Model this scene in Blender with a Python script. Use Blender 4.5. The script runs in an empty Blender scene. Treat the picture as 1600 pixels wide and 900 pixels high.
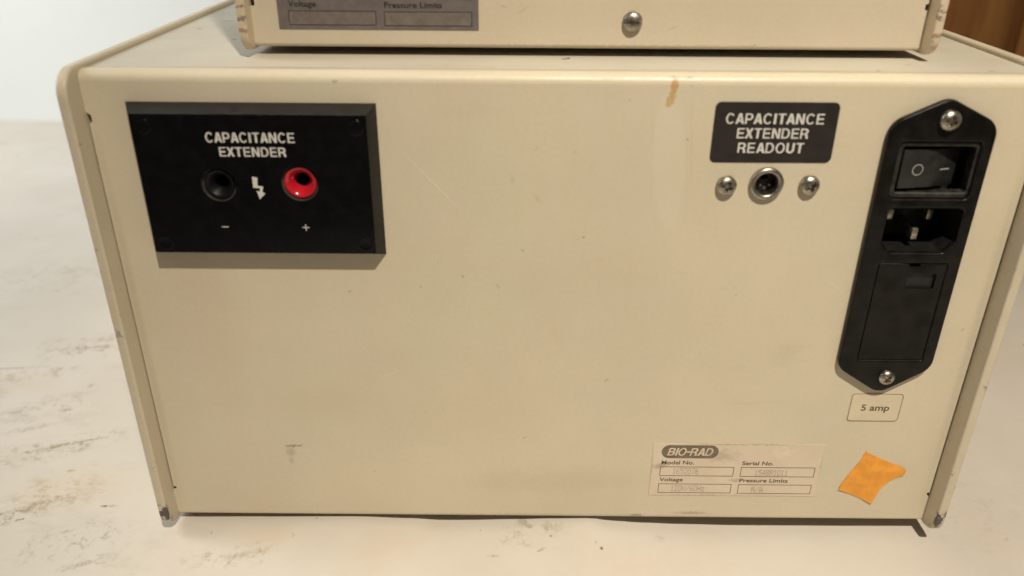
import bpy, bmesh, math, random
from mathutils import Matrix, Vector, noise

S = bpy.context.scene
COL = S.collection
random.seed(4)

# ------------------------------------------------------------------ camera
CAM = Vector((0.14366, -0.26762, 0.24494))
PITCH, YAW, ROLL = 0.46622, -0.00289, 0.00675
f = Vector((math.sin(YAW) * math.cos(PITCH), math.cos(YAW) * math.cos(PITCH), -math.sin(PITCH)))
rt = Vector((math.cos(YAW), -math.sin(YAW), 0))
up = rt.cross(f)
r2 = rt * math.cos(ROLL) + up * math.sin(ROLL)
u2 = up * math.cos(ROLL) - rt * math.sin(ROLL)
cam = bpy.data.cameras.new('camera')
cam.sensor_width = 36
cam.lens = 1266.8 / 1600 * 36
cam.clip_start = 0.01
cam.clip_end = 20
cam.dof.use_dof = True
cam.dof.focus_distance = 0.335
cam.dof.aperture_fstop = 7.5
co = bpy.data.objects.new('camera', cam)
co.matrix_world = Matrix(((r2.x, u2.x, -f.x, CAM.x), (r2.y, u2.y, -f.y, CAM.y), (r2.z, u2.z, -f.z, CAM.z), (0, 0, 0, 1)))
COL.objects.link(co)
S.camera = co

# ------------------------------------------------------------------ light: a warm shaded lamp above and in front, a window to the left, room fill
w = bpy.data.worlds.new('World')
S.world = w
w.use_nodes = True
w.node_tree.nodes['Background'].inputs[0].default_value = (1.0, 0.89, 0.74, 1)
w.node_tree.nodes['Background'].inputs[1].default_value = 0.10


def lamp(name, kind, loc, energy, color, target=None, **kw):
    l = bpy.data.lights.new(name, kind)
    l.energy = energy
    l.color = color
    for k, v in kw.items():
        setattr(l, k, v)
    o = bpy.data.objects.new(name, l)
    o.location = loc
    if target is not None:
        o.rotation_euler = (Vector(target) - Vector(loc)).to_track_quat('-Z', 'Y').to_euler()
    COL.objects.link(o)
    return o


lamp('shaded_lamp', 'SPOT', (0.36, -0.66, 1.20), 87, (1.0, 0.90, 0.725), target=(0.31, -0.06, 0.04), shadow_soft_size=0.022, spot_size=math.radians(47), spot_blend=1.0)
lamp('window_light', 'AREA', (-0.85, 0.15, 0.75), 5.4, (0.965, 0.985, 0.94), target=(-0.30, 0.55, 0.02), shape='RECTANGLE', size=0.5, size_y=0.6, spread=math.radians(110))
S.cycles.use_adaptive_sampling = True
S.cycles.adaptive_threshold = 0.03
S.cycles.max_bounces = 5
S.cycles.diffuse_bounces = 3
S.cycles.glossy_bounces = 3
S.view_settings.view_transform = 'Standard'
S.view_settings.look = 'None'
S.view_settings.gamma = 1
S.view_settings.exposure = 0
S.view_settings.use_curve_mapping = False

# ------------------------------------------------------------------ helpers
MM = 0.001


def srgb(r, g, b):
    def c(v):
        v /= 255
        return v / 12.92 if v < 0.04045 else ((v + 0.055) / 1.055) ** 2.4
    return (c(r), c(g), c(b), 1)


class NT:
    def __init__(s, name):
        s.m = bpy.data.materials.new(name)
        s.m.use_nodes = True
        s.t = s.m.node_tree
        s.b = s.t.nodes['Principled BSDF']
        s.coord = s.n('ShaderNodeTexCoord').outputs['Object']

    def n(s, typ, **kw):
        o = s.t.nodes.new(typ)
        for k, v in kw.items():
            setattr(o, k, v)
        return o

    def l(s, a, b):
        s.t.links.new(a, b)

    def set(s, sock, v):
        if hasattr(v, 'is_output') or isinstance(v, bpy.types.NodeSocket):
            s.l(v, sock)
        else:
            sock.default_value = v

    def math(s, op, a, b=0.0, clamp=False):
        o = s.n('ShaderNodeMath', operation=op, use_clamp=clamp)
        s.set(o.inputs[0], a)
        s.set(o.inputs[1], b)
        return o.outputs[0]

    def noise(s, scale, detail=3, rough=0.55, vec=None, color=False):
        o = s.n('ShaderNodeTexNoise')
        s.l(vec if vec is not None else s.coord, o.inputs['Vector'])
        o.inputs['Scale'].default_value = scale
        o.inputs['Detail'].default_value = detail
        o.inputs['Roughness'].default_value = rough
        return o.outputs['Color' if color else 'Fac']

    def ramp(s, v, a, b, lo=0.0, hi=1.0):
        o = s.n('ShaderNodeMapRange', interpolation_type='SMOOTHSTEP')
        s.l(v, o.inputs['Value'])
        for i, x in zip(('From Min', 'From Max', 'To Min', 'To Max'), (a, b, lo, hi)):
            o.inputs[i].default_value = x
        return o.outputs['Result']

    def mix(s, fac, a, b):
        o = s.n('ShaderNodeMix', data_type='RGBA')
        s.set(o.inputs[0], fac)
        s.set(o.inputs[6], a)
        s.set(o.inputs[7], b)
        return o.outputs[2]

    def scaled(s, sc, vec=None):
        o = s.n('ShaderNodeMapping')
        s.l(vec if vec is not None else s.coord, o.inputs['Vector'])
        o.inputs['Scale'].default_value = sc
        return o.outputs[0]

    def plane(s, a, b):
        """2D coordinate (metres) from two object axes, with two noise-distorted versions"""
        sp = s.n('ShaderNodeSeparateXYZ')
        s.l(s.coord, sp.inputs[0])
        cb = s.n('ShaderNodeCombineXYZ')
        s.l(sp.outputs[a], cb.inputs[0])
        s.l(sp.outputs[b], cb.inputs[1])
        s.p0 = cb.outputs[0]

        def dist(scale, amp):
            nz = s.noise(scale, 4, 0.65, color=True)
            m1 = s.n('ShaderNodeVectorMath', operation='MULTIPLY_ADD')
            s.l(nz, m1.inputs[0])
            m1.inputs[1].default_value = (amp, amp, 0)
            m1.inputs[2].default_value = (-amp / 2, -amp / 2, 0)
            m2 = s.n('ShaderNodeVectorMath', operation='ADD')
            s.l(cb.outputs[0], m2.inputs[0])
            s.l(m1.outputs[0], m2.inputs[1])
            return m2.outputs[0]
        s.p1 = dist(900, 0.0032)
        s.p2 = dist(230, 0.012)

    def blob(s, c, size, ang=0, rough=1, soft=0.5):
        """elliptical mark at c (mm) with half axes size (mm); returns mask"""
        m = s.n('ShaderNodeMapping', vector_type='TEXTURE')
        s.l((s.p0, s.p1, s.p2)[rough], m.inputs['Vector'])
        m.inputs['Location'].default_value = (c[0] * MM, c[1] * MM, 0)
        m.inputs['Rotation'].default_value = (0, 0, math.radians(ang))
        m.inputs['Scale'].default_value = (size[0] * MM, size[1] * MM, 1)
        v = s.n('ShaderNodeVectorMath', operation='LENGTH')
        s.l(m.outputs[0], v.inputs[0])
        return s.ramp(v.outputs['Value'], 1.0, 1.0 - soft)

    def marks(s, col, lst, gran=None):
        for c, size, ang, rough, soft, color, k in lst:
            m = s.math('MULTIPLY', s.blob(c, size, ang, rough, soft), k)
            if gran is not None:
                m = s.math('MULTIPLY', m, gran)
            col = s.mix(m, col, color)
        return col

    def specks(s, scale, size, keep, vec=None):
        v = s.n('ShaderNodeTexVoronoi')
        s.l(vec if vec is not None else s.coord, v.inputs['Vector'])
        v.inputs['Scale'].default_value = scale
        sp = s.n('ShaderNodeSeparateColor')
        s.l(v.outputs['Color'], sp.inputs[0])
        # each cell's own size; most cells stay empty
        r = s.ramp(sp.outputs[0], 1 - keep, 1.0, 0.0, size)
        d = s.math('SUBTRACT', r, v.outputs['Distance'])
        return s.ramp(d, 0.0, size * 0.35)

    def bump(s, h, strength=0.2, dist=0.0003):
        o = s.n('ShaderNodeBump')
        s.l(h, o.inputs['Height'])
        o.inputs['Strength'].default_value = strength
        o.inputs['Distance'].default_value = dist
        s.l(o.outputs[0], s.b.inputs['Normal'])

    def done(s, col, rough, metal=0.0, spec=None):
        s.set(s.b.inputs['Base Color'], col)
        s.set(s.b.inputs['Roughness'], rough)
        s.b.inputs['Metallic'].default_value = metal
        if spec is not None:
            s.b.inputs['Specular IOR Level'].default_value = spec
        return s.m


def flat(name, col, rough=0.5, metal=0.0, var=0.12, scale=120, bump=0.0, bscale=900, spec=None):
    t = NT(name)
    n = t.noise(scale, 4)
    d = tuple(x * (1 - var * 2.2) for x in col[:3]) + (1,)
    l = tuple(min(1, x * (1 + var)) for x in col[:3]) + (1,)
    c = t.mix(t.ramp(n, 0.3, 0.7), d, l)
    r = t.ramp(t.noise(scale * 2.3, 3), 0.3, 0.7, rough * 0.85, min(1, rough * 1.15))
    if bump:
        t.bump(t.noise(bscale, 3), bump, 0.0002)
    return t.done(c, r, metal, spec)


# ---------------- geometry helpers (all coordinates in millimetres)
def link(o, parent=None):
    COL.objects.link(o)
    if parent is not None:
        o.parent = parent
    return o


def mk(name, verts, faces, mat, parent=None, smooth=35, org=(0, 0, 0)):
    me = bpy.data.meshes.new(name)
    me.from_pydata([((v[0] - org[0]) * MM, (v[1] - org[1]) * MM, (v[2] - org[2]) * MM) for v in verts], [], faces)
    fin(me, mat, smooth)
    return link(bpy.data.objects.new(name, me), parent)


def fin(me, mat, smooth=35, recalc=True):
    if recalc:
        bm = bmesh.new()
        bm.from_mesh(me)
        bmesh.ops.remove_doubles(bm, verts=bm.verts, dist=2e-7)
        bmesh.ops.recalc_face_normals(bm, faces=bm.faces)
        bm.to_mesh(me)
        bm.free()
    if smooth:
        me.polygons.foreach_set('use_smooth', [True] * len(me.polygons))
        me.set_sharp_from_angle(angle=math.radians(smooth))
    if mat is not None:
        me.materials.clear()
        me.materials.append(mat)
    me.update()


def extr_data(loops, lo, hi, axis='Y', bevel=0.0, offset=0.0, res=2):
    """flat outline with holes, extruded between lo and hi along axis: returns verts, faces (mm)"""
    cu = bpy.data.curves.new('outline', 'CURVE')
    cu.dimensions = '2D'
    cu.fill_mode = 'BOTH'
    for lp in loops:
        sp = cu.splines.new('POLY')
        sp.points.add(len(lp) - 1)
        for p, q in zip(sp.points, lp):
            p.co = (q[0], q[1], 0, 1)
        sp.use_cyclic_u = True
    t = abs(hi - lo)
    cu.extrude = max(t / 2 - bevel, 1e-5)
    cu.bevel_depth = bevel
    cu.bevel_resolution = res
    cu.offset = offset - bevel
    ob = bpy.data.objects.new('outline', cu)
    COL.objects.link(ob)
    dg = bpy.context.evaluated_depsgraph_get()
    me = bpy.data.meshes.new_from_object(ob.evaluated_get(dg))
    mid = (lo + hi) / 2
    V = []
    for v in me.vertices:
        u_, v_, w_ = v.co
        V.append({'Y': (u_, mid - w_, v_), 'X': (mid + w_, u_, v_), 'Z': (u_, v_, mid + w_)}[axis])
    F = [tuple(p.vertices) for p in me.polygons]
    bpy.data.objects.remove(ob)
    bpy.data.curves.remove(cu)
    bpy.data.meshes.remove(me)
    return V, F


def plate(name, loops, lo, hi, mat, parent=None, axis='Y', bevel=0.0, offset=0.0, smooth=35, org=(0, 0, 0)):
    V, F = extr_data(loops, lo, hi, axis, bevel, offset)
    o = mk(name, V, F, mat, parent, smooth, org)
    if bevel and smooth:
        o.modifiers.new('weighted_normal', 'WEIGHTED_NORMAL').keep_sharp = True
    return o


def rrect(x0, z0, x1, z1, r=0.0, seg=6):
    if r <= 0:
        return [(x0, z0), (x1, z0), (x1, z1), (x0, z1)]
    return rpoly([(x0, z0), (x1, z0), (x1, z1), (x0, z1)], [r] * 4, seg)


def rpoly(pts, rad, seg=6):
    out = []
    n = len(pts)
    for i in range(n):
        a, b, c = Vector(pts[i - 1]), Vector(pts[i]), Vector(pts[(i + 1) % n])
        r = rad[i]
        if r <= 0:
            out.append(tuple(b))
            continue
        d1, d2 = (a - b).normalized(), (c - b).normalized()
        h = math.acos(max(-1, min(1, d1.dot(d2)))) / 2
        k = r / math.tan(h)
        cen = b + (d1 + d2).normalized() * (r / math.sin(h))
        p1, p2 = b + d1 * k, b + d2 * k
        a1 = math.atan2(p1.y - cen.y, p1.x - cen.x)
        a2 = math.atan2(p2.y - cen.y, p2.x - cen.x)
        da = (a2 - a1 + math.pi) % (2 * math.pi) - math.pi
        for j in range(seg + 1):
            t = a1 + da * j / seg
            out.append((cen.x + r * math.cos(t), cen.y + r * math.sin(t)))
    return out


def circ(x, z, r, n=40, rz=None):
    rz = rz or r
    return [(x + r * math.cos(2 * math.pi * i / n), z + rz * math.sin(2 * math.pi * i / n)) for i in range(n)]


def lathe(name, prof, cx, cz, mat, parent=None, seg=40, smooth=40, org=(0, 0, 0)):
    """revolve (radius, y) about the Y axis through (cx, cz)"""
    V, F = [], []
    for r, y in prof:
        for i in range(seg):
            a = 2 * math.pi * i / seg
            V.append((cx + max(r, 1e-4) * math.cos(a), y, cz + max(r, 1e-4) * math.sin(a)))
    for j in range(len(prof) - 1):
        for i in range(seg):
            k = (i + 1) % seg
            F.append((j * seg + i, j * seg + k, (j + 1) * seg + k, (j + 1) * seg + i))
    return mk(name, V, F, mat, parent, smooth, org)


def boxdata(x0, x1, y0, y1, z0, z1):
    V = [(x, y, z) for x in (x0, x1) for y in (y0, y1) for z in (z0, z1)]
    F = [(0, 1, 3, 2), (4, 6, 7, 5), (0, 4, 5, 1), (2, 3, 7, 6), (0, 2, 6, 4), (1, 5, 7, 3)]
    return V, F


def join(*parts):
    V, F = [], []
    for v, fs in parts:
        k = len(V)
        V += list(v)
        F += [tuple(i + k for i in q) for q in fs]
    return V, F


def box(name, x0, x1, y0, y1, z0, z1, mat, parent=None, org=(0, 0, 0), bevel=0.0):
    V, F = boxdata(x0, x1, y0, y1, z0, z1)
    o = mk(name, V, F, mat, parent, 35, org)
    if bevel:
        bm = bmesh.new()
        bm.from_mesh(o.data)
        bmesh.ops.bevel(bm, geom=list(bm.edges), offset=bevel * MM, segments=2, affect='EDGES', profile=0.5)
        bm.to_mesh(o.data)
        bm.free()
        fin(o.data, mat, 35)
    return o


def thing(name, label, cat, loc, group=None):
    o = bpy.data.objects.new(name, None)
    o.empty_display_size = 0.02
    o.location = [c * MM for c in loc]
    o['label'] = label
    o['category'] = cat
    if group:
        o['group'] = group
    return link(o)


# ---------------- lettering: bold grotesque capitals drawn as outlines, cap height 1
def arc(cx, cy, rx, ry, a0, a1, n=14):
    return [(cx + rx * math.cos(math.radians(a0 + (a1 - a0) * i / n)), cy + ry * math.sin(math.radians(a0 + (a1 - a0) * i / n))) for i in range(n + 1)]


ST = 0.152
HB = 0.135


def glyph(ch):
    s, h = ST, HB
    if ch == 'A':
        return 0.74, [[(0, 0), (.20, 0), (.265, .2), (.475, .2), (.54, 0), (.745, 0), (.48, 1), (.265, 1)], [(.31, .355), (.37, .60 + .2), (.43, .355)]]
    if ch == 'C':
        return 0.75, [arc(.375, .5, .375, .52, 38, 322, 26) + arc(.375, .5, .375 - s, .52 - h, 322, 38, 26)]
    if ch == 'O':
        return 0.79, [arc(.395, .5, .395, .52, 0, 348, 29), arc(.395, .5, .395 - s, .52 - h, 0, 348, 29)]
    if ch == 'D':
        return 0.73, [[(0, 0), (.34, 0)] + arc(.34, .5, .375, .5, -90, 90, 16) + [(0, 1)],
                      [(s, h), (.33, h)] + arc(.33, .5, .375 - s, .5 - h, -90, 90, 14) + [(s, 1 - h)]]
    if ch == 'P':
        return 0.66, [[(0, 0), (s, 0), (s, .36), (.37, .36)] + arc(.37, .68, .285, .32, -90, 90, 14) + [(0, 1)],
                      [(s, .36 + h), (.35, .36 + h)] + arc(.35, .68, .285 - s + .01, .32 - h, -90, 90, 10) + [(s, 1 - h)]]
    if ch == 'R':
        return 0.72, [[(0, 0), (s, 0), (s, .39), (.33, .39)] + arc(.33, .25, .14, .14, 90, 20, 4) + [(.49, 0), (.71, 0), (.665, .24), (.63, .38), (.55, .455)] + arc(.42, .715, .265, .285, -58, 90, 12) + [(0, 1)],
                      [(s, .39 + h), (.39, .39 + h)] + arc(.39, .70, .105, .135, -90, 90, 10) + [(s, 1 - h)]]
    if ch == 'B':
        return 0.71, [[(0, 0), (.42, 0)] + arc(.42, .285, .28, .285, -90, 60, 12) + arc(.40, .745, .26, .255, -50, 90, 12) + [(0, 1)],
                      [(s, h - .01), (.40, h - .01)] + arc(.40, .29, .095, .135, -90, 90, 8) + [(s, .425)],
                      [(s, .585), (.38, .585)] + arc(.38, .715, .085, .13, -90, 90, 8) + [(s, .845)]]
    if ch == 'E':
        return 0.64, [[(0, 0), (.64, 0), (.64, h), (s, h), (s, .425), (.59, .425), (.59, .585), (s, .585), (s, 1 - h), (.625, 1 - h), (.625, 1), (0, 1)]]
    if ch == 'T':
        return 0.66, [[(.2325, 0), (.4275, 0), (.4275, 1 - h), (.66, 1 - h), (.66, 1), (0, 1), (0, 1 - h), (.2325, 1 - h)]]
    if ch == 'I':
        return 0.20, [[(0, 0), (.2, 0), (.2, 1), (0, 1)]]
    if ch == 'N':
        return 0.71, [[(0, 0), (.185, 0), (.185, .68), (.495, 0), (.71, 0), (.71, 1), (.525, 1), (.525, .33), (.215, 1), (0, 1)]]
    if ch == 'U':
        return 0.71, [[(0, 1), (0, .36)] + arc(.355, .36, .355, .38, 180, 360, 18) + [(.71, .36), (.71, 1), (.515, 1), (.515, .37)] + arc(.355, .37, .16, .22, 360, 180, 12) + [(.195, .37), (.195, 1)]]
    if ch == 'X':
        return 0.72, [[(0, 0), (.225, 0), (.36, .33), (.495, 0), (.72, 0), (.475, .51), (.705, 1), (.485, 1), (.36, .70), (.235, 1), (.015, 1), (.245, .51)]]
    if ch == '-':
        return 0.34, [[(0, .40), (.34, .40), (.34, .58), (0, .58)]]
    return 0.3, []


def caps(name, text, x0, x1, z0, z1, y, mat, parent, shear=0.0, gap=0.13, org=(0, 0, 0), thick=0.06):
    """one line of capitals fitted to the box x0..x1, z0..z1 on the plane y"""
    x = 0
    items = []
    for text_i, ch in enumerate(text):
        if ch == ' ':
            x += 0.35
            continue
        wd, lp = glyph(ch)
        items.append((x, lp))
        nxt = text[text_i + 1] if text_i + 1 < len(text) else ''
        x += wd + gap * (0.45 if ch + nxt in ('CA', 'AP', 'PA', 'AC', 'TA', 'AN', 'AD', 'RA', 'EX', 'XT') else 1)
    tot = x - gap
    sx = (x1 - x0) / (tot + shear)
    sz = z1 - z0
    data = []
    for gx, lp in items:
        loops = [[(x0 + (gx + p[0] + shear * p[1]) * sx, z0 + p[1] * sz) for p in q] for q in lp]
        data.append(extr_data(loops, y - thick, y - 0.01))
    V, F = join(*data)
    return mk(name, V, F, mat, parent, 0, org)


def small_text(name, text, x0, x1, zb, size, y, mat, parent, bold=0.02, org=(0, 0, 0)):
    """line of the built-in font, baseline zb, fitted to x0..x1"""
    cu = bpy.data.curves.new('text', 'FONT')
    cu.body = text
    cu.size = 1
    cu.offset = bold
    ob = bpy.data.objects.new('text', cu)
    COL.objects.link(ob)
    me = bpy.data.meshes.new_from_object(ob.evaluated_get(bpy.context.evaluated_depsgraph_get()))
    xs = [v.co.x for v in me.vertices]
    a, b = min(xs), max(xs)
    V = [(x0 + (v.co.x - a) / (b - a) * (x1 - x0), y - 0.05, zb + v.co.y * size) for v in me.vertices]
    F = [tuple(p.vertices) for p in me.polygons]
    bpy.data.objects.remove(ob)
    bpy.data.curves.remove(cu)
    bpy.data.meshes.remove(me)
    return mk(name, V, F, mat, parent, 0, org)


DM = {'1': '4C4444E', '6': '68GUHHE', '5': 'VGU11HE', '2': 'EH1248V', '0': 'EHHHHHE', '7': 'V122444', '4': '26AIV22', '8': 'EHHEHHE',
      'R': 'UHHUKIH', 'V': 'HHHHHA4', '/': '11248GG', 'H': 'HHHVHHH', 'z': '00V248V', 'N': 'HPPLJJH', 'A': '4AHHVHH'}


def dots(name, text, x0, x1, z0, z1, y, mat, parent, org=(0, 0, 0)):
    """dot-matrix printing: seven rows of five, each code letter one row in base 32"""
    nch = len(text)
    cw = (x1 - x0) / (nch * 6 - 1)
    rh = (z1 - z0) / 7
    V, F = [], []
    for i, ch in enumerate(text):
        for r, k in enumerate(DM[ch]):
            n = int(k, 32)
            for c in range(5):
                if n >> (4 - c) & 1:
                    X = x0 + (i * 6 + c + .5) * cw
                    Z = z1 - (r + .5) * rh
                    a, b = cw * .46, rh * .42
                    k0 = len(V)
                    V += [(X - a, y - .05, Z - b), (X + a, y - .05, Z - b), (X + a, y - .05, Z + b), (X - a, y - .05, Z + b)]
                    F.append((k0, k0 + 1, k0 + 2, k0 + 3))
    return mk(name, V, F, mat, parent, 0, org)


# ------------------------------------------------------------------ materials
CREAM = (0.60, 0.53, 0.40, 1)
CREAM_UP = (0.595, 0.515, 0.395, 1)
DIRT = (0.12, 0.095, 0.07, 1)


def paint(name, base, axes=None, marks=(), grime=0.25, chips=(), rough=0.42):
    t = NT(name)
    big = t.noise(14, 4, 0.6)
    c = t.mix(t.ramp(big, 0.3, 0.72), tuple(x * 0.955 for x in base[:3]) + (1,), tuple(min(1, x * 1.03) for x in base[:3]) + (1,))
    mt = t.noise(22, 3, .6, color=True)
    c = t.mix(0.035, c, mt)
    c = t.mix(t.ramp(t.noise(620, 4, .7), .35, .68, 0, .09), c, tuple(x * 0.55 for x in base[:3]) + (1,))
    # faint yellowing in patches and fine handling grime
    c = t.mix(t.math('MULTIPLY', t.ramp(t.noise(45, 5, 0.7), 0.5, 0.8), 0.12 * grime * 4), c, (base[0] * .86, base[1] * .78, base[2] * .66, 1))
    sp = t.ramp(t.noise(330, 5, 0.75), 0.705, 0.76)
    sp = t.math('MULTIPLY', sp, t.ramp(t.noise(30, 2), 0.48, 0.62))
    c = t.mix(t.math('MULTIPLY', sp, 0.55 * grime * 2), c, DIRT)
    if axes:
        t.plane(*axes)
        c = t.mix(t.math('MULTIPLY', t.specks(95, .07, .16, t.p1), 0.6), c, GREY)
        c = t.marks(c, marks)
        nz = t.noise(190, 5, 0.72)
        for cc, size, ang, thr, color in chips:
            m = t.math('MULTIPLY', t.blob(cc, size, ang, 1, 0.6), t.ramp(nz, thr, thr + 0.04))
            c = t.mix(m, c, color)
    t.bump(t.noise(1100, 2, 0.6), 0.3, 0.00014)
    return t.done(c, t.ramp(t.noise(60, 4), 0.3, 0.7, rough - 0.05, rough + 0.09), 0, 0.45)


GREY = (0.24, 0.20, 0.17, 1)
TAN = (0.50, 0.30, 0.13, 1)
TAN2 = (0.47, 0.32, 0.12, 1)
GREY = (0.24, 0.20, 0.17, 1)
PINK = (0.52, 0.38, 0.30, 1)
PALE = (0.80, 0.74, 0.62, 1)
front_marks = [
    ((195.8, 184.9), (1.35, 2.5), 0, 1, .2, TAN, .95), ((195.4, 182.2), (1.2, 1.6), -22, 1, .2, TAN2, .9), ((194.7, 180.0), (1.35, 2.4), -14, 1, .2, TAN2, .9),
    ((195.6, 187.3), (2.6, .35), 0, 1, .5, DIRT, .5), ((200.3, 187.2), (2.6, .5), 0, 1, .6, DIRT, .55), ((201.6, 185.0), (.25, 2.0), 8, 1, .6, GREY, .4),
    ((203.4, 165), (.35, 22), 6, 1, .8, PINK, .45), ((189.6, 172), (.4, 14), 4, 1, .9, PINK, .25), ((196.5, 158), (6.2, 28), 5, 1, .25, PALE, .10),
    ((201.8, 167.0), (.5, .5), 0, 0, .6, GREY, .7),
    ((114.5, 151.8), (20.5, .13), -48, 0, .6, PALE, .75), ((150.6, 163.4), (.35, 1.3), -32, 1, .6, GREY, .7), ((142.8, 152.5), (1.0, 3.2), 8, 1, .9, PINK, .5),
    ((151.6, 145.5), (1.0, 3.0), 35, 1, .9, GREY, .18), ((164.2, 162.6), (.7, .7), 0, 1, .8, GREY, .22),
    ((124.8, 114.6), (.28, 1.2), 5, 1, .5, (0.2, .11, .05, 1), .9), ((168.4, 130.8), (.4, .4), 0, 0, .5, DIRT, .9), ((116.0, 120.4), (.5, .7), 0, 1, .6, GREY, .5),
    ((109.3, 110.5), (.4, 1.0), -30, 1, .6, GREY, .4), ((137.5, 111.0), (.5, 1.5), 40, 1, .7, GREY, .4), ((82.4, 108.4), (1.6, .55), 28, 1, .8, GREY, .55),
    ((53.2, 36.9), (4.2, .9), 3, 1, .5, GREY, .72), ((52.2, 33.8), (3.1, 3.4), 0, 1, .9, GREY, .42), ((52.0, 29.5), (1.6, 2.6), 10, 1, .9, GREY, .35), ((56.8, 37.3), (1.3, .5), 25, 1, .6, DIRT, .5),
    ((148.5, 42.3), (1.3, .33), 32, 1, .6, GREY, .6), ((220.3, 3.0), (11, 1.1), 0, 1, .8, GREY, .5), ((197, 1.6), (3.5, .8), 0, 1, .6, DIRT, .6),
    ((313.3, 94.2), (.8, .8), 0, 1, .9, GREY, .45), ((313.0, 59.4), (.6, .6), 0, 1, .9, GREY, .35), ((181.6, 180.0), (.5, .35), 0, 1, .7, GREY, .5),
    ((70, 60), (30, 16), 20, 2, .9, (.50, .39, .26, 1), .16), ((130, 55), (40, 26), -10, 2, .9, (.50, .39, .26, 1), .12), ((30, 95), (16, 60), 0, 2, .9, (.52, .38, .28, 1), .16),
    ((160, 90), (3, 9), 20, 1, .9, PINK, .18), ((175, 122), (4, 1.2), 5, 1, .9, PINK, .3), ((205, 117), (3, .5), -5, 1, .9, GREY, .2),
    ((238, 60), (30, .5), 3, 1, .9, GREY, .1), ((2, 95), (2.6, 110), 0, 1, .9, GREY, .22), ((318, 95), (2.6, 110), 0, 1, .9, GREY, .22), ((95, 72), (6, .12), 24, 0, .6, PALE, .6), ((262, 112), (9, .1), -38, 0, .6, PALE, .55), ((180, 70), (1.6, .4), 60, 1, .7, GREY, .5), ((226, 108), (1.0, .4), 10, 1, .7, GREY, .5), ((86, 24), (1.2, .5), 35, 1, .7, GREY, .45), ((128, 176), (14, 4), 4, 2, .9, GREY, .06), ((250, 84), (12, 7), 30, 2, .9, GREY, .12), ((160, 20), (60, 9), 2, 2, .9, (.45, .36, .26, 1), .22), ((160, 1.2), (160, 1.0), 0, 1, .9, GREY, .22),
]
M_front = paint('cream_paint_front', CREAM, (0, 2), front_marks)
top_marks = [((160.9, 26.0), (1.3, .8), 10, 0, .3, (.02, .017, .014, 1), 1), ((162.4, 27.2), (.6, 1.5), 0, 0, .3, (.02, .017, .014, 1), 1), ((48.5, 26.0), (1.3, 1.2), -25, 1, .4, DIRT, .95),
             ((16.4, 105.8), (3.2, .9), 5, 0, .4, DIRT, .9), ((10.5, 84.7), (1.1, 2.2), 0, 1, .5, GREY, .8), ((35, 74), (3.6, 1.0), 0, 0, .4, DIRT, .85), ((33, 60), (1.4, 1.6), 0, 1, .6, DIRT, .7),
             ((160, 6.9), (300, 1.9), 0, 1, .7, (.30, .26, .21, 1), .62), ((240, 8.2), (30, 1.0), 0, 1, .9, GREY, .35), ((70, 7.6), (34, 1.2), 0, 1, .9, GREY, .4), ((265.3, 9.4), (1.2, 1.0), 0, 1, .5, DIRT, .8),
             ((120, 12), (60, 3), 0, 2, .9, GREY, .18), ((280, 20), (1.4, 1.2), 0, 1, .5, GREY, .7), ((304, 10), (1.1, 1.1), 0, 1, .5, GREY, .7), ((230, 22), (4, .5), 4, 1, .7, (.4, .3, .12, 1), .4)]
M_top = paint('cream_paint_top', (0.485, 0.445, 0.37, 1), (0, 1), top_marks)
CHIP = (0.075, 0.07, 0.075, 1)
M_side = paint('cream_paint_side', (0.56, 0.49, 0.375, 1), (1, 2), [((-8, 166), (1.2, .5), 20, 1, .5, DIRT, .5)], 0.4,
               [((-9, 8), (2.2, 7), 0, 0.45, CHIP), ((-7.5, 3), (3.0, 3), 0, 0.52, CHIP), ((-9, 60), (1.5, 60), 0, 0.60, GREY), ((-9, 150), (1.5, 40), 0, 0.60, GREY), ((150, 189.5), (150, 1.0), 0, 0.62, GREY)])
M_side_up = paint('cream_paint_upper_side', (0.60, 0.49, 0.36, 1), (1, 2), [((-7, 6.5), (1.0, .9), 0, 1, .6, (.26, .15, .09, 1), .8), ((-7, 14.5), (1.3, .5), 0, 1, .6, DIRT, .8)], 0.4,
                  [((-7, 9), (1.6, 14), 0, 0.58, GREY)])
M_up = paint('cream_paint_upper_front', CREAM_UP, (0, 2), [((120, .9), (110, .8), 0, 1, .9, (.4, .32, .2, 1), .5), ((148, 7.5), (4, .4), 30, 1, .7, (.4, .27, .13, 1), .45), ((88, 14), (1.2, .4), 10, 1, .6, (.35, .25, .1, 1), .5), ((95, 13), (3, .5), 40, 1, .8, (.4, .29, .14, 1), .4), ((176, 1.4), (3.5, .3), 3, 1, .6, GREY, .5)], 0.3)
M_block = flat('black_moulded_plastic', (0.006, 0.005, 0.004, 1), 0.5, var=.15, scale=200, bump=.05)
M_face = flat('glossy_black_panel_face', (0.004, 0.004, 0.005, 1), 0.13, var=.15, scale=200, spec=.16)
M_inlet = flat('black_inlet_plastic', (0.0075, 0.0065, 0.006, 1), 0.34, var=.3, scale=160, bump=.12, bscale=1400, spec=.2)
M_dark = flat('dark_cavity_plastic', (0.008, 0.008, 0.009, 1), 0.5, var=.1)
M_bezel = flat('dusty_black_plastic', (0.022, 0.019, 0.016, 1), 0.5, var=.5, scale=260, bump=.2, bscale=900)
M_rim = flat('lit_hole_rim_grey', (0.055, 0.047, 0.038, 1), 0.45, var=.2, scale=300)  # lighter grey paints in the lamplit edge of the black jack holes
M_rock = flat('rocker_plastic', (0.016, 0.016, 0.016, 1), 0.42, var=.2, scale=300)
M_red = flat('red_jack_plastic', (0.46, 0.010, 0.022, 1), 0.16, var=.05, scale=300, spec=.6)
M_jblack = flat('black_jack_plastic', (0.005, 0.005, 0.006, 1), 0.42, var=.1, scale=300, spec=.2)
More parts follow.
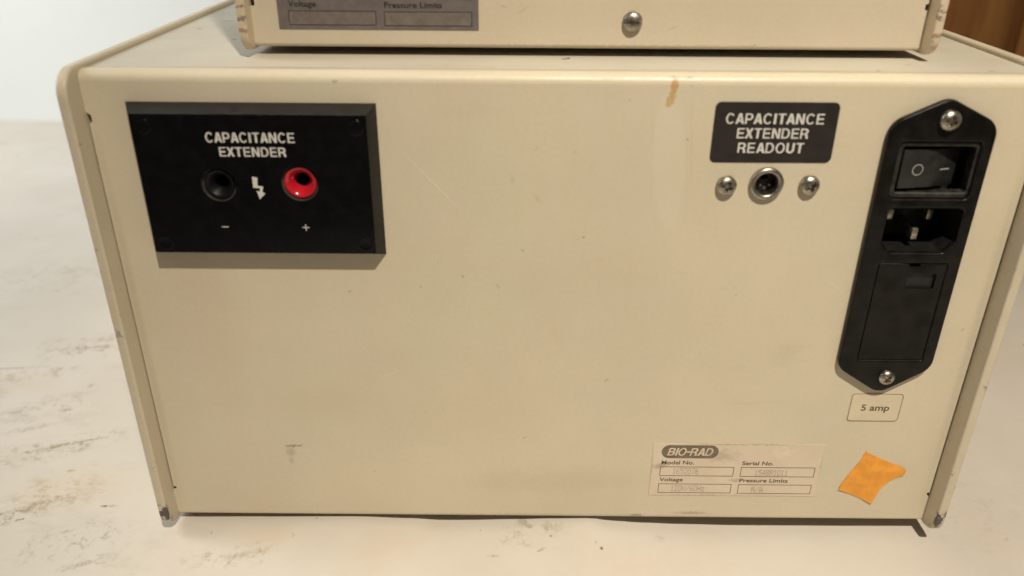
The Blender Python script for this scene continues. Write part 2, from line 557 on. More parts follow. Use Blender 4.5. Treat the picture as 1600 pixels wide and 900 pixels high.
M_steel = flat('dulled_screw_steel', (0.46, 0.42, 0.36, 1), 0.36, 1.0, var=.2, scale=420, bump=.15, bscale=1200)
M_recess = flat('screw_recess_steel', (0.10, 0.085, 0.07, 1), 0.5, 0.8, var=.2, scale=400)
M_chrome = flat('nickel_ring', (0.40, 0.37, 0.33, 1), 0.36, 1.0, var=.12, scale=300)
M_brass = flat('tinned_blade', (0.5, 0.46, 0.38, 1), 0.35, 0.9, var=.15, scale=400)
M_label = flat('dark_brown_label_film', (0.019, 0.015, 0.014, 1), 0.46, var=.12, scale=90, bump=.04)
M_white = flat('white_label_ink', (0.62, 0.60, 0.57, 1), 0.55, var=.06, scale=500)
M_mark = flat('switch_marking_ink', (0.36, 0.35, 0.33, 1), 0.6, var=.08, scale=500)
M_plus = flat('faded_white_ink', (0.45, 0.44, 0.42, 1), 0.6, var=.1, scale=500)
M_ink = flat('brown_print_ink', (0.13, 0.098, 0.068, 1), 0.6, var=.14, scale=400)
M_logo = flat('logo_brown_ink', (0.16, 0.128, 0.092, 1), 0.55, var=.12, scale=260)
M_faint = flat('faded_typed_ink', (0.40, 0.34, 0.27, 1), 0.7, var=.12, scale=700)
M_orange = flat('orange_paper', (0.76, 0.32, 0.042, 1), 0.75, var=.06, scale=220, bump=.2, bscale=700)
M_amp = flat('cream_label_film', (0.60, 0.515, 0.385, 1), 0.4, var=.03, scale=60)
M_outline = flat('label_outline_ink', (0.24, 0.18, 0.125, 1), 0.6, var=.15, scale=500)
M_rubber = flat('black_rubber', (0.02, 0.02, 0.02, 1), 0.8)
M_silver = flat('grey_foil_label', (0.185, 0.160, 0.158, 1), 0.42, 0.2, var=.07, scale=230, bump=.1, bscale=600)
M_silver_field = flat('grey_foil_field', (0.205, 0.175, 0.155, 1), 0.45, 0.2, var=.08, scale=260)
M_blackink = flat('black_print_ink', (0.028, 0.024, 0.022, 1), 0.6, var=.1, scale=500)

t = NT('rating_label_film')
t.plane(0, 2)
c = t.mix(t.ramp(t.noise(70, 4), .3, .7), (0.60, 0.50, 0.39, 1), (0.64, 0.545, 0.435, 1))
c = t.marks(c, [((205, 28.5), (5, 2.2), 18, 1, .9, GREY, .6), ((230, 34), (9, 4.5), 0, 2, .9, GREY, .4), ((236, 39.7), (35, .5), 0, 1, .7, GREY, .5), ((201.3, 26), (.5, 14), -1, 1, .8, GREY, .4),
                ((271.3, 30), (.4, 10), 0, 1, .8, GREY, .4), ((237, 21), (4, 1.5), 0, 1, .9, GREY, .5), ((230, 13.1), (36, .5), 0, 1, .8, GREY, .35), ((255, 36), (8, 2.6), 10, 2, .9, PALE, .3)])
M_rating = t.done(c, 0.4)

# ------------------------------------------------------------------ setting: table, wall, wood panelling
def smooth01(a, b, x):
    k = max(0, min(1, (x - a) / (b - a)))
    return k * k * (3 - 2 * k)


# gap (mm) between the case and the uneven sheet along the front edge
SHEET = [(-400, 4.2), (4, 4.1), (32, 3.3), (77, 2.2), (99, 3.7), (113, 5.4), (122, 5.2), (146, 3.7), (160, 2.6), (177, 1.9), (188, 4.6), (200, 6.5), (217, 7.7), (242, 8.6), (276, 8.3), (330, 7.6), (900, 7.0)]


def table_z(x, y):
    """height (mm) of the loosely laid white sheet at x, y (mm)"""
    k = 0
    while k < len(SHEET) - 2 and x > SHEET[k + 1][0]:
        k += 1
    (xa, ha), (xb, hb) = SHEET[k], SHEET[k + 1]
    near = ha + (hb - ha) * smooth01(xa, xb, x)
    far = 4.2 + 3.6 * smooth01(60, 260, x)
    z = -(far + (near - far) * math.exp(-((y - 4) / 34) ** 2))
    z += (0.9 * noise.noise((x / 120, y / 90, 0)) + 0.25 * noise.noise((x / 35, y / 35, 3))) * (1 - math.exp(-((y - 4) / 24) ** 2))
    if y > 520:
        z -= (y - 520) * 0.09 * smooth01(520, 570, y)
    return z


xs = [-1100 + 20 * i for i in range(50)] + [-100 + 4 * i for i in range(111)] + [344 + 20 * i for i in range(1, 40)]
ys = [-340 + 12 * i for i in range(24)] + [-52 + 4 * i for i in range(36)] + [92 + 15 * i for i in range(1, 46)]
V = [(x, y, table_z(x, y)) for y in ys for x in xs]
nx = len(xs)
F = [(j * nx + i, j * nx + i + 1, (j + 1) * nx + i + 1, (j + 1) * nx + i) for j in range(len(ys) - 1) for i in range(nx - 1)]
t = NT('soiled_white_sheet')
t.plane(0, 1)
base = t.mix(t.ramp(t.noise(7, 4, .6), .3, .7), (0.53, 0.485, 0.435, 1), (0.595, 0.55, 0.50, 1))
base = t.mix(t.math('MULTIPLY', t.ramp(t.noise(16, 5, .65), .5, .75), .35), base, (0.54, 0.44, 0.345, 1))
rot = t.n('ShaderNodeMapping')
t.l(t.coord, rot.inputs['Vector'])
rot.inputs['Rotation'].default_value = (0, 0, math.radians(-22))
rot.inputs['Scale'].default_value = (13, 30, 13)
st = t.ramp(t.noise(1.5, 9, .74, rot.outputs[0]), .50, .74)
reg = t.noise(9, 3, .5)
leftish = t.n('ShaderNodeSeparateXYZ')
t.l(t.coord, leftish.inputs[0])
lf = t.ramp(leftish.outputs[0], 0.02, -0.05, 0.12, 1.0)
st = t.math('MULTIPLY', t.math('MULTIPLY', st, t.ramp(reg, .42, .62)), lf)
base = t.mix(t.math('MULTIPLY', st, .6), base, (0.27, 0.215, 0.15, 1))
sp = t.math('MULTIPLY', t.ramp(t.noise(150, 5, .75), .69, .76), t.ramp(t.noise(13, 2), .46, .6))
base = t.mix(t.math('MULTIPLY', t.math('MULTIPLY', sp, .8), lf), base, (0.16, 0.12, 0.08, 1))
BR = (0.22, 0.165, 0.105, 1)
BK = (0.05, 0.042, 0.035, 1)
tm = [((-77, 52), (14, 2.0), 24, 1, .8, BR, .75), ((-66, 56), (10, 1.2), 22, 1, .7, BR, .8), ((-91, 46), (3.2, 1.6), 10, 1, .7, BR, .7), ((-64, 33), (3.0, 1.6), 20, 1, .8, (.34, .2, .12, 1), .7),
      ((-82, 2), (9, 1.8), 30, 1, .8, BR, .9), ((-70, 0), (2.6, .8), 30, 1, .5, BK, .9), ((-37, 9), (2.4, .9), 0, 1, .5, BK, .85), ((-33, 9), (3.0, 1.2), 0, 1, .9, BR, .7), ((-47, -7), (5, 1.2), 20, 1, .9, BR, .5),
      ((-136, 122), (22, .9), 6, 1, .8, BR, .6), ((-143, 121), (12, .7), 4, 1, .6, BR, .6), ((-106, 145), (14, 2.2), 14, 1, .9, BR, .5), ((-78, 160), (14, 2.0), 18, 1, .9, BR, .5), ((-76, 150), (2.6, .5), -4, 0, .5, BK, .8),
      ((-88, 104), (2.6, 3.4), 0, 1, .9, BR, .5), ((-100, 65), (16, 3), 20, 2, .9, BR, .45), ((-118, 105), (20, 10), 0, 2, .9, (.55, .44, .32, 1), .35),
      ((-242, 314), (2.2, .9), 0, 1, .5, BR, .8), ((-225, 306), (3.6, .5), -3, 0, .5, BR, .7), ((-188, 247), (6, 1.5), 30, 1, .9, BR, .4), ((-164, 218), (3.6, 1.3), 0, 1, .7, BR, .6), ((-150, 214), (8, 1.2), 40, 1, .9, BR, .35),
      ((-356, 517), (4, 2), 0, 1, .7, BR, .6), ((-330, 470), (6, 2), 0, 1, .8, BR, .3), ((148, .5), (3.2, 3.6), 30, 1, .8, BR, .6), ((151, -2), (2.4, 1.8), 0, 1, .8, BR, .6), ((156, -15), (3.0, 1.0), 25, 1, .7, BR, .7),
      ((181, -14), (.8, .9), 0, 1, .5, BK, .95), ((179, -11), (.5, .7), 0, 1, .5, BK, .7), ((207, -5), (3, 3), 0, 1, .9, BR, .3), ((136, -18), (4, 1.2), 0, 1, .8, BR, .5), ((113, 6.5), (3.5, 1.0), 15, 1, .9, BR, .35),
      ((59, 1), (.5, .4), 0, 0, .4, BK, .9), ((16, -7), (.6, 1.0), 0, 1, .5, BR, .8), ((51, -9), (.5, 2.2), 15, 1, .5, BR, .7), ((80, 13), (5, .9), 8, 1, .8, BR, .4), ((5, 4), (3.5, .8), 0, 1, .7, BR, .6), ((130, -3), (.5, .5), 0, 0, .4, BK, .8),
      ((160, -8), (.6, .5), 0, 0, .4, BK, .8), ((357, -3), (2.5, 1), 50, 1, .8, BR, .35), ((32, -20), (9, 2.6), 20, 1, .9, BR, .4), ((-30, -24), (16, 3), 20, 2, .9, BR, .5), ((40, -10), (20, 8), 0, 2, .9, (.62, .46, .33, 1), .4), ((-60, 20), (40, 20), 10, 2, .9, (.58, .45, .31, 1), .4)]
base = t.mix(t.math('MULTIPLY', t.specks(70, .05, .2, t.p1), .85), base, BK)
gz = t.ramp(t.noise(125, 9, .82), .49, .64)
for cc, size, ang, k in (((-82, 50), (48, 13), 22, .85), ((-84, 0), (34, 12), 24, .9), ((-108, 147), (46, 22), 12, .6), ((-128, 116), (44, 14), 8, .5), ((-62, 18), (30, 18), 15, .55), ((-40, -12), (34, 14), 18, .6), ((30, -20), (34, 9), 10, .5),
                          ((-180, 240), (60, 40), 20, .35), ((150, -6), (24, 10), 10, .5), ((-100, 82), (40, 16), 20, .5), ((350, 20), (60, 60), 0, .12)):
    base = t.mix(t.math('MULTIPLY', t.math('MULTIPLY', t.blob(cc, size, ang, 2, .95), gz), min(1, k * 1.3)), base, (0.22, 0.15, 0.08, 1))
gran = t.ramp(t.noise(420, 5, .8), .36, .60, .12, 1.0)
base = t.marks(base, tm, gran)
t.bump(t.noise(90, 4, .6), 0.10, 0.0006)
M_table = t.done(base, 0.62, 0, 0.3)
tb = mk('table_top', V, F, M_table, None, 60)
tb['kind'] = 'structure'

M_wall = flat('white_wall_plaster', (0.80, 0.82, 0.82, 1), 0.8, var=.015, scale=4, bump=.05, bscale=60)
wl = box('wall', -1400, 330, 705, 760, -120, 1500, M_wall)
wl['kind'] = 'structure'

t = NT('red_brown_wood')
rnd = t.n('ShaderNodeObjectInfo').outputs['Random']
off = t.n('ShaderNodeCombineXYZ')
t.l(t.math('MULTIPLY', rnd, 7.0), off.inputs[0])
add = t.n('ShaderNodeVectorMath', operation='ADD')
t.l(t.coord, add.inputs[0])
t.l(off.outputs[0], add.inputs[1])
gr = t.scaled((26, 26, 1.6), add.outputs[0])
n1 = t.noise(1.0, 6, .6, gr)
n2 = t.noise(9, 4, .6, gr)
c = t.mix(t.ramp(n1, .3, .72), (0.36, 0.13, 0.032, 1), (0.72, 0.34, 0.09, 1))
c = t.mix(t.math('MULTIPLY', t.ramp(n2, .45, .7), .45), c, (0.22, 0.08, 0.028, 1))
t.bump(n2, .15, .0006)
M_wood = t.done(c, t.ramp(n1, .3, .7, .38, .55))
wb = box('wood_panelled_wall', 330, 1400, 712, 760, -120, 1500, M_wood)
wb['kind'] = 'structure'
x = 331.5
first = None
while x < 1300:
    if first is None:
        first = box('plank', 0, 96, 696, 711.8, -115, 1480, M_wood, wb, (0, 0, 0), 3.0)
        first.location.x = x * MM
    else:
        o = first.copy()
        link(o, wb)
        o.location.x = x * MM
    x += 97.8

# ------------------------------------------------------------------ instrument cases
H, W = 188.58, 320.0


def case_shell(root, org, x0, x1, yf, z0, z1, depth, fl, thick, proud, mats, notch, holes=(), corner=9.0):
    """folded sheet front panel, top cover, side panels that stand proud of the front, bottom and rear"""
    m_front, m_top, m_side = mats
    r, lip = 3.4, 5.0
    # outline of the front face with the small relief notches in both edges
    g, nd = 0.45, 1.5
    za, zb = notch
    zt = z1 - r
    loop = [(x0, z0 + 1.4), (x1, z0 + 1.4), (x1, za - 1.2), (x1 - nd, za - .9), (x1 - nd, za + .9), (x1 - g, za + 1.2), (x1 - g, zb - 1.6), (x1 - nd, zb - 1.2), (x1 - nd, zb + 1.2), (x1 - .05, zb + 2.2), (x1 - .05, zt),
            (x0 + .05, zt), (x0 + .05, zb + 2.2), (x0 + nd, zb + 1.2), (x0 + nd, zb - 1.2), (x0 + g, zb - 1.6), (x0 + g, za + 1.2), (x0 + nd, za + .9), (x0 + nd, za - .9), (x0, za - 1.2)]
    A = extr_data([loop] + list(holes), yf, yf + 1.2)
    # bend over the top and the small fold under the bottom edge
    prof = [(yf + r - r * math.cos(a), zt + r * math.sin(a)) for a in [math.radians(90) * i / 8 for i in range(9)]] + [(yf + lip, z1), (yf + lip, z1 - 1.2)]
    V, F = [], []
    for p in prof:
        V += [(x0 + .05, p[0], p[1]), (x1 - .05, p[0], p[1])]
    F = [(2 * i, 2 * i + 1, 2 * i + 3, 2 * i + 2) for i in range(len(prof) - 1)]
    prof2 = [(yf, z0 + 1.4)] + [(yf + 1.4 - 1.4 * math.cos(a), z0 + 1.4 - 1.4 * math.sin(a)) for a in [math.radians(90) * i / 5 for i in range(1, 6)]] + [(yf + 14, z0)]
    V2 = []
    for p in prof2:
        V2 += [(x0 + .05, p[0], p[1]), (x1 - .05, p[0], p[1])]
    F2 = [(2 * i, 2 * i + 1, 2 * i + 3, 2 * i + 2) for i in range(len(prof2) - 1)]
    VV, FF = join(A, (V, F), (V2, F2))
    fp = mk('front_panel', VV, FF, m_front, root, 40, org)
    box('top_cover', x0 + .1, x1 - .1, yf + lip + .75, yf + depth, z1 - 1.6, z1 - .2, m_top, root, org, .25)
    box('bottom_panel', x0 + .1, x1 - .1, yf + 14.4, yf + depth, z0, z0 + 1.2, m_top, root, org)
    box('rear_panel', x0 + .1, x1 - .1, yf + depth - 1.5, yf + depth - .2, z0 + 1.4, z1 - 1.8, m_top, root, org)
    a, b, c_, d = yf - fl, yf + depth + fl, z0 - 1.0, z1 + proud
    lp = rpoly([(a, c_), (b, c_), (b, d), (a, d)], [corner] * 4, 9)
    for s in (0, 1):
        X = (x0 - thick, x0) if s == 0 else (x1, x1 + thick)
        plate('side_panel', [lp], X[0], X[1], m_side, root, 'X', 0.9, 0, 40, org)
    return fp


def screw_mesh(name, R=3.5, h=2.7, cross=True):
    """pan-head screw in its own space: axis -Y, recess pressed in; mm"""
    n = 40
    V, F = [], []
    for j in range(n + 1):
        for i in range(n + 1):
            a, b = -1 + 2 * i / n, -1 + 2 * j / n
            u, v = a * math.sqrt(1 - b * b / 2), b * math.sqrt(1 - a * a / 2)
            rr = min(1, math.hypot(u, v))
            y = -0.9 - (h - 0.9) * (max(0.0, 1 - rr ** 2.6)) ** 0.6
            x, z = u * R, v * R
            if cross:
                wdt = 0.70 - 0.10 * rr
                k = min(max((wdt - min(abs(x), abs(z))) / .22, 0), 1) * min(max((2.05 - max(abs(x), abs(z))) / .5, 0), 1)
                y += 1.7 * k
            else:
                k = min(max((.48 - abs(z)) / .2, 0), 1)
                y += .75 * k
            V.append((x * MM, min(y, .02) * MM, z * MM))
    for j in range(n):
        for i in range(n):
            k = j * (n + 1) + i
            F.append((k, k + 1, k + n + 2, k + n + 1))
    # straight rim down to the panel
    bl = [i for i in range(n + 1)] + [j * (n + 1) + n for j in range(1, n + 1)] + [n * (n + 1) + i for i in range(n - 1, -1, -1)] + [j * (n + 1) for j in range(n - 1, 0, -1)]
    k0 = len(V)
    V += [(V[i][0], 0.0, V[i][2]) for i in bl]
    m_ = len(bl)
    F += [(bl[i], bl[(i + 1) % m_], k0 + (i + 1) % m_, k0 + i) for i in range(m_)]
    me = bpy.data.meshes.new(name)
    me.from_pydata(V, [], F)
    fin(me, M_steel, 50, True)
    return me


ME_CROSS = screw_mesh('phillips_screw')
ME_SLOT = screw_mesh('slotted_screw', 3.5, 2.6, False)


def screw(me, x, y, z, ang, parent, org=(0, 0, 0), sc=1.0, name='screw'):
    o = bpy.data.objects.new(name, me)
    o.location = ((x - org[0]) * MM, (y - org[1]) * MM, (z - org[2]) * MM)
    o.rotation_euler = (0, math.radians(ang), 0)
    o.scale = (sc, sc, sc)
    return link(o, parent)


# ---- lower case
low = thing('instrument_case', 'large beige metal instrument case with black jack panel and power inlet, standing on table', 'instrument', (0, 0, 0))
O0 = (0, 0, 0)
IX = 286.2
inlet_out = rpoly([(IX, 182.3), (IX + 18.0, 173.6), (IX + 18.0, 78.2), (IX, 66.6), (IX - 18.0, 78.2), (IX - 18.0, 173.6)], [6, 7, 7, 6, 7, 7], 7)
sw_hole = rrect(272.8, 147.2, 300.4, 167.4, 1.6)
sock = rpoly([(277.6, 126.8), (296.6, 126.8), (300.2, 131.0), (300.2, 143.6), (274.0, 143.6), (274.0, 131.0)], [1.2, 1.2, 1.5, 1.8, 1.8, 1.5], 4)
drawer_hole = rrect(275.0, 82.0, 299.8, 122.6, .8)
case_shell(low, O0, 0, W, 0, 0, H, 285, 9.2, 3.6, 1.6, (M_front, M_top, M_side), (14.2, 172.6),
           holes=[rrect(IX - 15.5, 79, IX + 15.5, 171, 1), circ(230.6, 151.7, 4.4), circ(42.6, 151.4, 6.9), circ(70.4, 152.2, 6.9)])
for fx, fy in ((30, 45), (290, 45), (30, 250), (290, 250)):
    zt = min(table_z(fx + dx, fy + dy) for dx in (-8, 0, 8) for dy in (-8, 0, 8))
    V, F = extr_data([circ(fx, fy, 9, 28)], zt + .1, -0.05, 'Z', .8)
    mk('rubber_foot', V, F, M_rubber, low, 35)

# jack panel: a thick black block with two recessed sockets
YP = -5.6
jbx, jbz, jrx, jrz = 42.6, 151.4, 70.4, 152.2
fr = (16.4, 126.1, 94.9, 176.1)
A = extr_data([rrect(*fr), circ(jbx, jbz, 6.0, 48), circ(jrx, jrz, 6.4, 48)], YP, -.02, 'Y', 0)
bs = (13.9, 123.6, 97.3, 178.5)
q0, q1 = rrect(*bs), rrect(*fr)
Vs = [(p[0], -.02, p[1]) for p in q0] + [(p[0], YP + .25, p[1]) for p in q1] + [(p[0] + (.25 if i in (0, 3) else -.25), YP, p[1] + (.25 if i < 2 else -.25)) for i, p in enumerate(q1)]
Fs = [(k * 4 + i, k * 4 + (i + 1) % 4, k * 4 + 4 + (i + 1) % 4, k * 4 + 4 + i) for k in range(1) for i in range(4)]
Fs += [(4 + i, 4 + (i + 1) % 4, 8 + (i + 1) % 4, 8 + i) for i in range(4)]
fi = (fr[0] + .25, fr[1] + .25, fr[2] - .25, fr[3] - .25)
A = extr_data([rrect(*fi), circ(jbx, jbz, 6.0, 48), circ(jrx, jrz, 6.4, 48)], YP, YP + .004, 'Y', 0)
wl1 = [(jbx + 6.0 * math.cos(2 * math.pi * i / 48), y_, jbz + 6.0 * math.sin(2 * math.pi * i / 48)) for y_ in (YP, 0) for i in range(48)]
wl2 = [(jrx + 6.4 * math.cos(2 * math.pi * i / 48), y_, jrz + 6.4 * math.sin(2 * math.pi * i / 48)) for y_ in (YP, 0) for i in range(48)]
Fw = [(i, (i + 1) % 48, 48 + (i + 1) % 48, 48 + i) for i in range(48)]
VV, FF = join(A, (Vs, Fs), (wl1, Fw), (wl2, Fw))
jp = mk('jack_panel', VV, FF, M_block, low, 25)
jp.data.materials.append(M_face)
for p_ in jp.data.polygons:
    if p_.normal.y < -.95:
        p_.material_index = 1
caps('lettering', 'CAPACITANCE', 40.8, 70.4, 166.4, 169.8, YP, M_white, jp)
caps('lettering', 'EXTENDER', 44.7, 67.1, 161.6, 164.8, YP, M_white, jp)
bolt = [(437, 165), (475, 172), (468, 228), (508, 235), (497, 272), (517, 285), (472, 325), (457, 264), (479, 270), (484, 245), (435, 243)]
plate('lightning_symbol', [[(56.3 + (p[0] - 476) * .047, 150.5 - (p[1] - 245) * .0505) for p in bolt]], YP - .06, YP - .01, M_white, jp, smooth=0)
plate('minus_symbol', [rrect(41.4, 135.9, 43.8, 136.3)], YP - .06, YP - .01, M_plus, jp, smooth=0)
plate('plus_symbol', [[(70.8 + a_, 136.1 + b_) for a_, b_ in ((-1.2, -.2), (-.2, -.2), (-.2, -1.2), (.2, -1.2), (.2, -.2), (1.2, -.2), (1.2, .2), (.2, .2), (.2, 1.2), (-.2, 1.2), (-.2, .2), (-1.2, .2))]], YP - .06, YP - .01, M_plus, jp, smooth=0)
for sx, sz in ((20.6, 171.6), (90.9, 171.6), (20.6, 129.8), (91.3, 129.8)):
    lathe('panel_screw', [(0, YP - .03), (1.8, YP - .03), (2.0, YP - .05), (2.3, YP - .16), (2.6, YP - .14), (2.75, YP - .01)], sx, sz, M_face, jp, 28)
for jx, jzz, mt, nm, R in ((jbx, jbz, M_jblack, 'black', 5.95), (jrx, jrz, M_red, 'red', 6.35)):
    j = lathe('banana_jack', [(R - .75, YP + 2.4), (R - .75, YP + 1.3), (R - .95, YP + 1.0), (R - 1.4, YP + 1.0), (R - 2.0, YP + 1.5), (R - 2.9, YP + 2.7), (R - 3.5, YP + 3.5), (R - 3.8, YP + 4.1), (R - 3.9, YP + 7)], jx, jzz, mt, low, 48)
    j['label'] = nm + ' plastic banana jack sunk in the black panel'
    lathe('jack_socket', [(R - 3.91, YP + 4.9), (R - 4.05, YP + 5.2), (R - 4.2, YP + 18), (0, YP + 18.2)], jx, jzz, M_dark, j, 32)
    lathe('jack_rim', [(R + .02, YP + .5), (R - .05, YP + 1.5), (R - .25, YP + 1.75), (R - .76, YP + 1.75), (R - .76, YP + 2.3)], jx, jzz, M_rim, j, 48)

# capacitance readout label, socket and screws
rl = plate('readout_label', [rpoly([(210.0, 159.1), (251.4, 159.2), (251.3, 179.9), (210.0, 179.9)], [2.0] * 4, 5)], -.22, -.02, M_label, low, 'Y', .05)
caps('lettering', 'CAPACITANCE', 213.9, 246.7, 172.55, 176.1, -.22, M_white, rl)
caps('lettering', 'EXTENDER', 218.2, 242.3, 167.6, 171.1, -.22, M_white, rl)
caps('lettering', 'READOUT', 219.1, 241.4, 162.55, 166.1, -.22, M_white, rl)
rs = lathe('readout_socket', [(5.9, -.03), (5.9, -.9), (5.6, -1.5), (5.1, -1.75), (4.5, -1.7), (4.0, -1.3), (3.85, -.6), (3.85, 6)], 230.6, 151.7, M_chrome, low, 48)
lathe('socket_insert', [(3.84, 3.2), (3.6, 3.1), (0, 3.1)], 230.6, 151.7, M_dark, rs, 36)
for k, (px, pz) in enumerate(((-1.5, -.4), (1.5, -.4), (0, -1.5))):
    lathe('contact', [(.34, 3.0), (.34, 1.2), (.22, .9), (0, .85)], 230.6 + px, 151.7 + pz - .6, M_brass, rs, 12)
plate('socket_key', [rrect(229.4, 152.2, 231.8, 153.4, .3, 3)], .8, 3.0, M_jblack, rs, 'Y', .15)
screw(ME_CROSS, 216.9, -.02, 150.9, 20, low)
screw(ME_CROSS, 245.5, -.02, 151.3, -30, low)

# mains inlet
YI = -2.7
pi_ = plate('power_inlet', [inlet_out, sw_hole, sock, drawer_hole], YI, -.03, M_inlet, low, 'Y', .8)
pi_['label'] = 'black power inlet with rocker switch, three-pin socket and fuse drawer'


def well(name, loop, y0, y1, mat, parent):
    n = len(loop)
    V = [(p[0], y0, p[1]) for p in loop] + [(p[0], y1, p[1]) for p in loop]
    F = [(i, (i + 1) % n, n + (i + 1) % n, n + i) for i in range(n)] + [tuple(range(n, 2 * n))]
    return mk(name, V, F, mat, parent, 30)


well('switch_well', rrect(272.7, 147.1, 300.5, 167.5, 1.6), -.9, 9, M_dark, pi_)
well('socket_well', rpoly([(277.5, 126.7), (296.7, 126.7), (300.3, 130.95), (300.3, 143.7), (273.9, 143.7), (273.9, 130.95)], [1.2, 1.2, 1.5, 1.8, 1.8, 1.5], 4), -.9, 15, M_dark, pi_)
well('drawer_well', rrect(274.9, 81.9, 299.9, 122.7, .8), -.9, 6, M_dark, pi_)
plate('switch_bezel', [rrect(272.75, 147.15, 300.45, 167.45, 1.6), rrect(274.7, 149.3, 299.3, 165.6, .8)], YI + 1.0, 3.0, M_bezel, pi_, 'Y', .6)
# rocker: two facets, right end pressed in
rk = [(275.2, -1.8), (285.6, -.2), (287.6, .2), (296.4, 3.4), (296.4, 8.5), (275.2, 8.5)]
V = [(p[0], p[1], 150.6) for p in rk] + [(p[0], p[1], 164.2) for p in rk]
n = len(rk)
F = [(i, (i + 1) % n, n + (i + 1) % n, n + i) for i in range(n)] + [tuple(range(n - 1, -1, -1)), tuple(range(n, 2 * n))]
rko = mk('rocker_switch', V, F, M_rock, pi_, 20)
bm = bmesh.new()
bm.from_mesh(rko.data)
bmesh.ops.bevel(bm, geom=list(bm.edges), offset=.35 * MM, segments=2, affect='EDGES', profile=.5)
bm.to_mesh(rko.data)
bm.free()
fin(rko.data, M_rock, 40)


def on_rocker(name, loops, x0, yl, dx, dy):
    V, F = extr_data(loops, -.08, -.02)
    V = [(p[0], p[1] + yl + (p[0] - x0) / dx * dy, p[2]) for p in V]
    return mk(name, V, F, M_mark, pi_, 0)


on_rocker('off_symbol', [circ(281.4, 157.2, 2.0, 32), circ(281.4, 157.2, 1.7, 32)], 275.2, -1.8, 10.4, 1.6)
on_rocker('on_symbol', [rrect(290.0, 156.6, 293.6, 157.0)], 287.6, .2, 9.6, 3.2)
for px, pz, hh in ((287.6, 132.0, 2.2), (280.6, 137.0, 2.0), (294.9, 137.0, 2.0)):
    box('inlet_pin', px - 1.15, px + 1.15, 2.5 if hh > 2.1 else 9.0, 14.9, pz - hh, pz + hh, M_brass, pi_, O0, .4)
fd = plate('fuse_drawer', [[(275.15, 82.15), (299.65, 82.15), (299.65, 122.45), (289.8, 122.45), (289.8, 121.2), (286.2, 121.2), (286.2, 122.45), (275.15, 122.45)], rrect(286.4, 112.2, 296.6, 118.4, .4)], YI + .35, 5.0, M_inlet, pi_, 'Y', .3)
plate('drawer_recess', [rrect(286.3, 112.1, 296.7, 118.5, .4)], YI + 1.7, YI + 2.2, M_dark, pi_)
screw(ME_CROSS, 287.0, YI + .05, 175.0, 15, pi_)
screw(ME_CROSS, 287.4, YI + .05, 74.6, 40, pi_, sc=.88)

# 5 amp label
al = plate('amp_label', [rrect(277.3, 51.7, 297.9, 65.2, 1.4, 4)], -.18, -.02, M_amp, low, 'Y', .04)
o_, i_ = rrect(277.45, 51.85, 297.75, 65.05, 1.3, 4), rrect(277.75, 52.15, 297.45, 64.75, 1.1, 4)
plate('label_outline', [o_, i_], -.22, -.19, M_outline, al, smooth=0)
small_text('lettering', '5 amp', 282.0, 293.3, 57.0, 4.1, -.18, M_ink, al, .02)


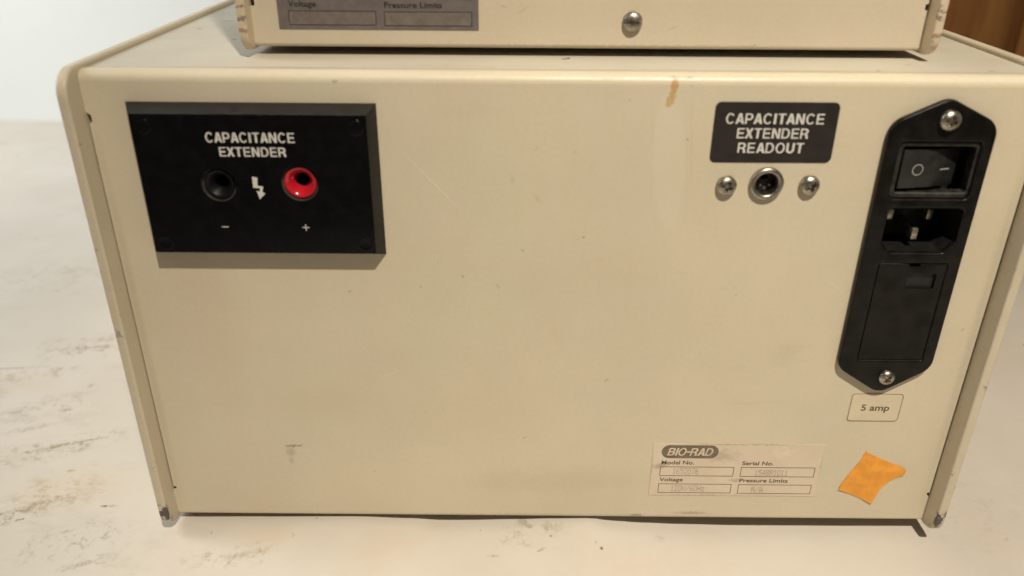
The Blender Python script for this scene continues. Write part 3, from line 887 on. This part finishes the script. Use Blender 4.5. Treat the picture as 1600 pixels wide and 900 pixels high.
# rating label, shared layout: lower left corner bx, bz
def rating(parent, bx, bz, y, m_base, m_ink, m_logo, m_txt, full, org=(0, 0, 0), m_field=None):
    p = plate('rating_plate', [rrect(bx, bz, bx + 70.3, bz + 27.2, .3, 2)], y - .2, y - .02, m_base, parent, 'Y', .04, 0, 35, org)
    y1 = y - .2
    for fx0, fx1, fz0, fz1 in ((3.7, 34.4, 10.4, 15.3), (37.2, 68.0, 10.3, 15.3), (3.7, 34.4, 1.4, 6.3), (37.2, 68.0, 1.3, 6.2)):
        plate('field_frame', [rrect(bx + fx0, bz + fz0, bx + fx1, bz + fz1), rrect(bx + fx0 + .26, bz + fz0 + .26, bx + fx1 - .26, bz + fz1 - .26)], y1 - .05, y1 - .01, m_ink, p, smooth=0, org=org)
        if m_field:
            plate('field', [rrect(bx + fx0 + .28, bz + fz0 + .28, bx + fx1 - .28, bz + fz1 - .28)], y1 - .04, y1 - .01, m_field, p, smooth=0, org=org)
    small_text('lettering', 'Voltage', bx + 3.9, bx + 13.7, bz + 7.6, 2.75, y1, m_ink, p, .02, org)
    small_text('lettering', 'Pressure Limits', bx + 37.4, bx + 57.6, bz + 7.4, 2.75, y1, m_ink, p, .02, org)
    if full:
        small_text('lettering', 'Model No.', bx + 4.0, bx + 17.5, bz + 16.5, 2.75, y1, m_ink, p, .02, org)
        small_text('lettering', 'Serial No.', bx + 37.4, bx + 50.4, bz + 16.4, 2.75, y1, m_ink, p, .02, org)
        lg = plate('logo_badge', [rrect(bx + 3.6, bz + 19.7, bx + 26.9, bz + 26.3, 3.25, 10)], y1 - .06, y1 - .01, m_logo, p, smooth=0, org=org)
        caps('logo_lettering', 'BIO-RAD', bx + 5.9, bx + 25.2, bz + 21.1, bz + 24.9, y1 - .06, m_base, p, .22, .05, org)
        dots('typed_number', '1652076', bx + 9.0, bx + 19.8, bz + 11.3, bz + 14.6, y1, m_txt, p, org)
        dots('typed_number', '1548R1011', bx + 43.2, bx + 57.0, bz + 10.8, bz + 14.0, y1, m_txt, p, org)
        dots('typed_number', '120V/60Hz', bx + 9.0, bx + 23.2, bz + 2.2, bz + 5.4, y1, m_txt, p, org)
        dots('typed_number', 'N/A', bx + 43.0, bx + 47.8, bz + 1.9, bz + 5.2, y1, m_txt, p, org)
    else:
        dots('typed_number', 'N/A', bx + 5.2, bx + 10.0, bz + 2.4, bz + 5.4, y1 - .04, m_txt, p, org)
        dots('typed_number', 'N/A', bx + 39.4, bx + 44.2, bz + 2.3, bz + 5.3, y1 - .04, m_txt, p, org)
    return p


rating(low, 201.2, 12.8, 0, M_rating, M_ink, M_logo, M_faint, True)

# torn orange sticker
org_pts = [(288.3, 36.7), (292, 34.6), (297, 32.2), (301, 30.4), (305.0, 28.9), (306.5, 27.4), (306.3, 25.4), (303.2, 23.2), (301.4, 21.4), (299.7, 19.4), (298.6, 17.6), (297.9, 16.0), (296.9, 12.4), (295.9, 9.5), (290, 12.6), (285, 14.9), (280.7, 16.9), (281.6, 20), (283.1, 23.8), (284.6, 27), (286.9, 31.6), (287.8, 34.6)]
st_ = plate('orange_sticker', [org_pts], -.3, -.03, M_orange, low, 'Y', .03)
for v_ in st_.data.vertices:
    x_, z_ = v_.co.x * 1000, v_.co.z * 1000
    v_.co.y -= MM * (.7 * math.exp(-((x_ - 306.5) ** 2 + (z_ - 26.5) ** 2) / 14) + .4 * math.exp(-((x_ - 280.7) ** 2 + (z_ - 17) ** 2) / 12) + .5 * math.exp(-((x_ - 296) ** 2 + (z_ - 9.5) ** 2) / 10))
st_['label'] = 'torn orange paper sticker near the bottom right corner'

# ---- upper case
UO = (50.9, 28.6, 191.4)
upc = thing('instrument_case', 'smaller beige metal case with grey rating plate, stacked on top of the larger case', 'instrument', UO)
case_shell(upc, UO, 50.9, 287.2, 28.6, 191.4, 320.0, 230, 7.0, 3.2, 1.5, (M_up, M_up, M_side_up), (206.3, 306.0), corner=7.0)
for fx, fy in ((75, 60), (262, 60), (75, 230), (262, 230)):
    V, F = extr_data([circ(fx, fy, 8, 28)], H - .13, 191.38, 'Z', .5)
    mk('rubber_foot', V, F, M_rubber, upc, 35, UO)
screw(ME_SLOT, 184.4, 28.58, 200.9, 0, upc, UO)
up_ = rating(upc, 60.2, 197.5, 28.6, M_silver, M_blackink, None, flat('grey_typed_ink', (.16, .14, .125, 1), .6), False, UO, M_silver_field)
